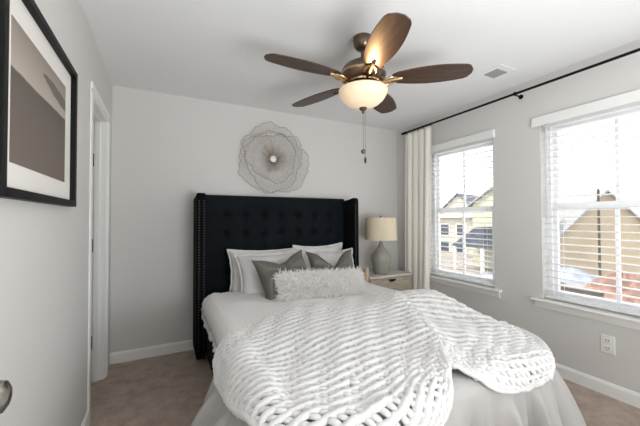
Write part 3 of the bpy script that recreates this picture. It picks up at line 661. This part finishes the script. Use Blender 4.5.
# ------------------------------------------------------------------ framed picture on the left wall
pf = empty('framed_picture', (XL, 1.47, 1.63), 'black framed sepia landscape print with wide white mat on the left wall', 'picture')
fx0, fx1 = XL + 0.001, XL + 0.034; py0, py1, pz0, pz1 = 1.085, 1.855, 1.315, 1.957; fw = 0.028
MB().box(fx0, fx1, py0, py0 + fw, pz0, pz1).box(fx0, fx1, py1 - fw, py1, pz0, pz1).box(fx0, fx1, py0 + fw, py1 - fw, pz0, pz0 + fw).box(fx0, fx1, py0 + fw, py1 - fw, pz1 - fw, pz1).build('picture_frame', M['frame'], pf, smooth=False, bevel=0.002)
MB().box(fx0, fx0 + 0.012, py0 + fw, py1 - fw, pz0 + fw, pz1 - fw).build('mat_board', M['mat_board'], pf, smooth=False)
MB().box(fx0 + 0.012, fx0 + 0.0135, 1.185, 1.735, 1.42, 1.845).build('print', M['print'], pf, smooth=False)

# ------------------------------------------------------------------ wire flower on the back wall
fc = (1.065, YB - 0.002, 1.905)
wf = empty('wire_flower', fc, 'large round wire flower wall sculpture above the headboard', 'wall art')
def petal_layer(name, rb, seed, y_in, y_out, r0, nst, wr, rim, turn=0.0, wild=1.0):
    rs = np.random.default_rng(seed); ph = rs.uniform(0, 6.28, 6)
    ka = np.radians(np.arange(0, 361, 45)); kr = np.array([.42, .36, .41, .37, .37, .43, .36, .445, .42]) / 0.40
    def Rf(t):
        u = np.mod(t + turn, 2 * PI); c = np.interp(u, ka, kr); c = 0.5 * c + 0.25 * (np.interp(np.mod(u + 0.35, 2 * PI), ka, kr) + np.interp(np.mod(u - 0.35, 2 * PI), ka, kr))
        return rb * (1 + wild * (c - 1) + 0.03 * np.sin(7 * t + ph[1]) + 0.022 * np.sin(13 * t + ph[2]) + 0.014 * np.sin(29 * t + ph[3]))
    def Yf(t, f): return y_in + (y_out - y_in) * f + 0.012 * f * np.sin(11 * t + ph[4]) + 0.008 * f * np.sin(23 * t + ph[5])
    t = np.linspace(0, 2 * PI, nst, endpoint=False); f = np.linspace(0, 1, 5)
    T_, F_ = np.meshgrid(t, f, indexing='ij')
    T2 = T_ + 0.10 * F_ * np.sin(3 * T_ + ph[2])
    r = r0 + (Rf(T2) - r0) * F_
    P = np.stack((fc[0] + r * np.cos(T2), fc[1] - Yf(T2, F_), fc[2] + r * np.sin(T2) * 0.97), -1)
    mb = MB().tubes(P, np.full(P.shape[:2], wr), np.broadcast_to(np.array([0.0, 1, 0]), P.shape), 3)
    tt = np.linspace(0, 2 * PI, 300)
    for ff in rim:
        r = r0 + (Rf(tt) - r0) * ff
        mb.tube(np.stack((fc[0] + r * np.cos(tt), fc[1] - Yf(tt, ff), fc[2] + r * np.sin(tt) * 0.97), -1), 0.0024, 5, ref=(0, 1, 0))
    mb.build(name, M['wire'], wf)
petal_layer('petal_ring', 0.392, 3, 0.012, 0.045, 0.285, 120, 0.0011, (1.0,))
petal_layer('petal_ring', 0.330, 9, 0.016, 0.070, 0.20, 85, 0.0011, (1.0,), 1.1, 1.6)
petal_layer('petal_ring', 0.275, 5, 0.022, 0.060, 0.022, 90, 0.0011, (1.0,), 2.9, 1.7)
petal_layer('petal_ring', 0.170, 6, 0.024, 0.080, 0.022, 70, 0.0011, (), 4.0, 1.2)
MB().lathe([(0.034, -0.020), (0.038, -0.026), (0.032, -0.032), (0.012, -0.036), (0.002, -0.037)], (fc[0], fc[1], fc[2]), 24, 'y').build('flower_centre', M['pearl'], wf)
MB().tube([(fc[0], fc[1] + 0.001, fc[2]), (fc[0], fc[1] - 0.024, fc[2])], 0.012).build('stem', M['wire'], wf)

# ------------------------------------------------------------------ ceiling fan
fx, fy = 1.163, 1.665
fan = empty('ceiling_fan', (fx, fy, H), 'five-blade walnut ceiling fan with a lit frosted bowl light', 'ceiling fan')
c0 = (fx, fy, 0)
MB().lathe([(0.062, H - 0.0005), (0.064, H - 0.02), (0.059, H - 0.05), (0.044, H - 0.075), (0.022, H - 0.085)], c0, 40).build('canopy', M['pewter'], fan)
MB().tube([(fx, fy, H - 0.08), (fx, fy, 2.27)], 0.013, 16).build('downrod', M['pewter'], fan)
MB().lathe([(0.022, 2.305), (0.040, 2.295), (0.048, 2.28), (0.085, 2.268), (0.125, 2.245), (0.142, 2.215), (0.146, 2.19), (0.140, 2.168), (0.118, 2.150), (0.090, 2.142)], c0, 56).build('motor_housing', M['pewter'], fan)
MB().lathe([(0.147, 2.199), (0.151, 2.194), (0.151, 2.186), (0.147, 2.181)], c0, 56).lathe([(0.105, 2.146), (0.112, 2.140), (0.108, 2.130), (0.080, 2.122), (0.05, 2.118), (0.05, 2.10)], c0, 48).build('band', M['brass'], fan)
MB().lathe([(0.085, 2.118), (0.125, 2.112), (0.128, 2.104), (0.085, 2.100)], c0, 48).build('light_fitter', M['pewter'], fan)
zbld = 2.157
for k in range(5):
    ang = math.radians(35.3 + 72 * k + (0, 2, 2, -1.5, -2)[k]); ca, sa = math.cos(ang), math.sin(ang); pitch = math.radians(-10)
    n = 26; t = np.linspace(0, 1, n); r = 0.185 + 0.480 * t
    hw = 0.046 + 0.040 * np.sin(t ** 0.95 * PI * 0.90)
    hw = hw * np.clip(np.sqrt(np.clip(1 - ((t - 0.90) / 0.10).clip(0) ** 2.6, 0.05, 1)), 0.3, 1)
    hw = hw * np.sqrt(np.clip(t / 0.05, 0.45, 1))
    v = np.linspace(-1, 1, 9); RR, VV = np.meshgrid(r, v, indexing='ij'); HW = np.broadcast_to(hw[:, None], RR.shape)
    def pt(rr, ss, zz): return np.stack((fx + rr * ca - ss * sa, fy + rr * sa + ss * ca, zz), -1)
    so = HW * VV
    top = pt(RR, so * math.cos(pitch), zbld + so * math.sin(pitch) + 0.003); bot = pt(RR, so * math.cos(pitch), zbld + so * math.sin(pitch) - 0.004)
    mb = MB().grid(top).grid(bot[:, ::-1])
    ring_t = np.concatenate([top[:, 0], top[-1, 1:], top[::-1, -1][1:], top[0, ::-1][1:]]); ring_b = np.concatenate([bot[:, 0], bot[-1, 1:], bot[::-1, -1][1:], bot[0, ::-1][1:]])
    mb.grid(np.array([ring_t, ring_b]))
    # local coordinates along the blade so its grain runs lengthwise
    bo = MB(); Vv = np.concatenate(mb.V) - np.array([fx, fy, 0])
    Vl = np.stack((Vv[:, 0] * ca + Vv[:, 1] * sa, -Vv[:, 0] * sa + Vv[:, 1] * ca, Vv[:, 2]), -1)
    bo.add(Vl, mb.F); ob = bo.build('blade', M['blade'], fan)
    ob.location = (0, 0, -H); ob.rotation_euler = (0, 0, ang)
    ir = MB()
    for sgn in (-1, 1):
        rr = np.array([0.115, 0.145, 0.175, 0.205, 0.225]); s_ = np.array([0.012, 0.030, 0.036, 0.024, 0.006]) * sgn; z_ = np.array([2.140, 2.133, 2.140, 2.148, 2.149]) + s_ * math.sin(pitch)
        ir.tube(pt(rr, s_, z_), 0.0065, 8)
    ir.tube(pt(np.array([0.10, 0.15, 0.20, 0.25]), np.zeros(4), np.array([2.142, 2.136, 2.147, 2.151])), np.array([0.014, 0.012, 0.016, 0.012]), 8)
    io = ir.build('blade_iron', M['brass'], fan)
bw = MB().lathe([(0.157, 2.092), (0.159, 2.084), (0.153, 2.062), (0.136, 2.034), (0.108, 2.008), (0.072, 1.989), (0.036, 1.979), (0.012, 1.977), (0.012, 1.980), (0.036, 1.983), (0.070, 1.993), (0.105, 2.012), (0.132, 2.037), (0.149, 2.063), (0.154, 2.090)], c0, 64).build('light_bowl', M['bowl'], fan)
MB().lathe([(0.024, 1.980), (0.026, 1.972), (0.018, 1.962), (0.008, 1.955), (0.009, 1.946), (0.003, 1.940)], c0, 24).build('bowl_finial', M['pewter'], fan)
chn = MB(); 
chn.tube([(fx, fy, 1.945), (fx, fy, 1.700)], 0.0014, 5, ref=(1, 0, 0)).tube([(fx + 0.012, fy - 0.004, 1.955), (fx + 0.012, fy - 0.004, 1.655)], 0.0014, 5, ref=(1, 0, 0))
pc = chn.build('pull_chain', M['pewter'], fan)
def ball(x, y, z, r_, mm): 
    o = MB().lathe([(r_ * math.sin(t) + 0.0004, z + r_ * math.cos(t)) for t in np.linspace(0, PI, 11)], (x, y, 0), 16).build('pull_knob', mm, pc); o.location = (0, 0, 0)
ball(fx, fy, 1.692, 0.015, M['pewter'])
o = MB().lathe([(0.003, 1.655), (0.007, 1.648), (0.008, 1.625), (0.004, 1.615)], (fx + 0.012, fy - 0.004, 0), 12).build('pull_knob', M['bronze'], pc); o.location = (0, 0, 0)
for k in range(1):
    t = math.radians(-108 + 180 * k)
    l = bpy.data.lights.new('bulb', 'SPOT'); l.energy = 7.0; l.spot_size = math.radians(66); l.spot_blend = 0.6; l.color = (1, 0.60, 0.28); l.shadow_soft_size = 0.015
    lo = bpy.data.objects.new('bulb_light', l); C.objects.link(lo); lo.parent = fan
    lo.location = (0.150 * math.cos(t), 0.150 * math.sin(t), 2.100 - H)
    lo.rotation_euler = Vector((-math.cos(t), -math.sin(t), -0.42)).to_track_quat('Z', 'Y').to_euler()
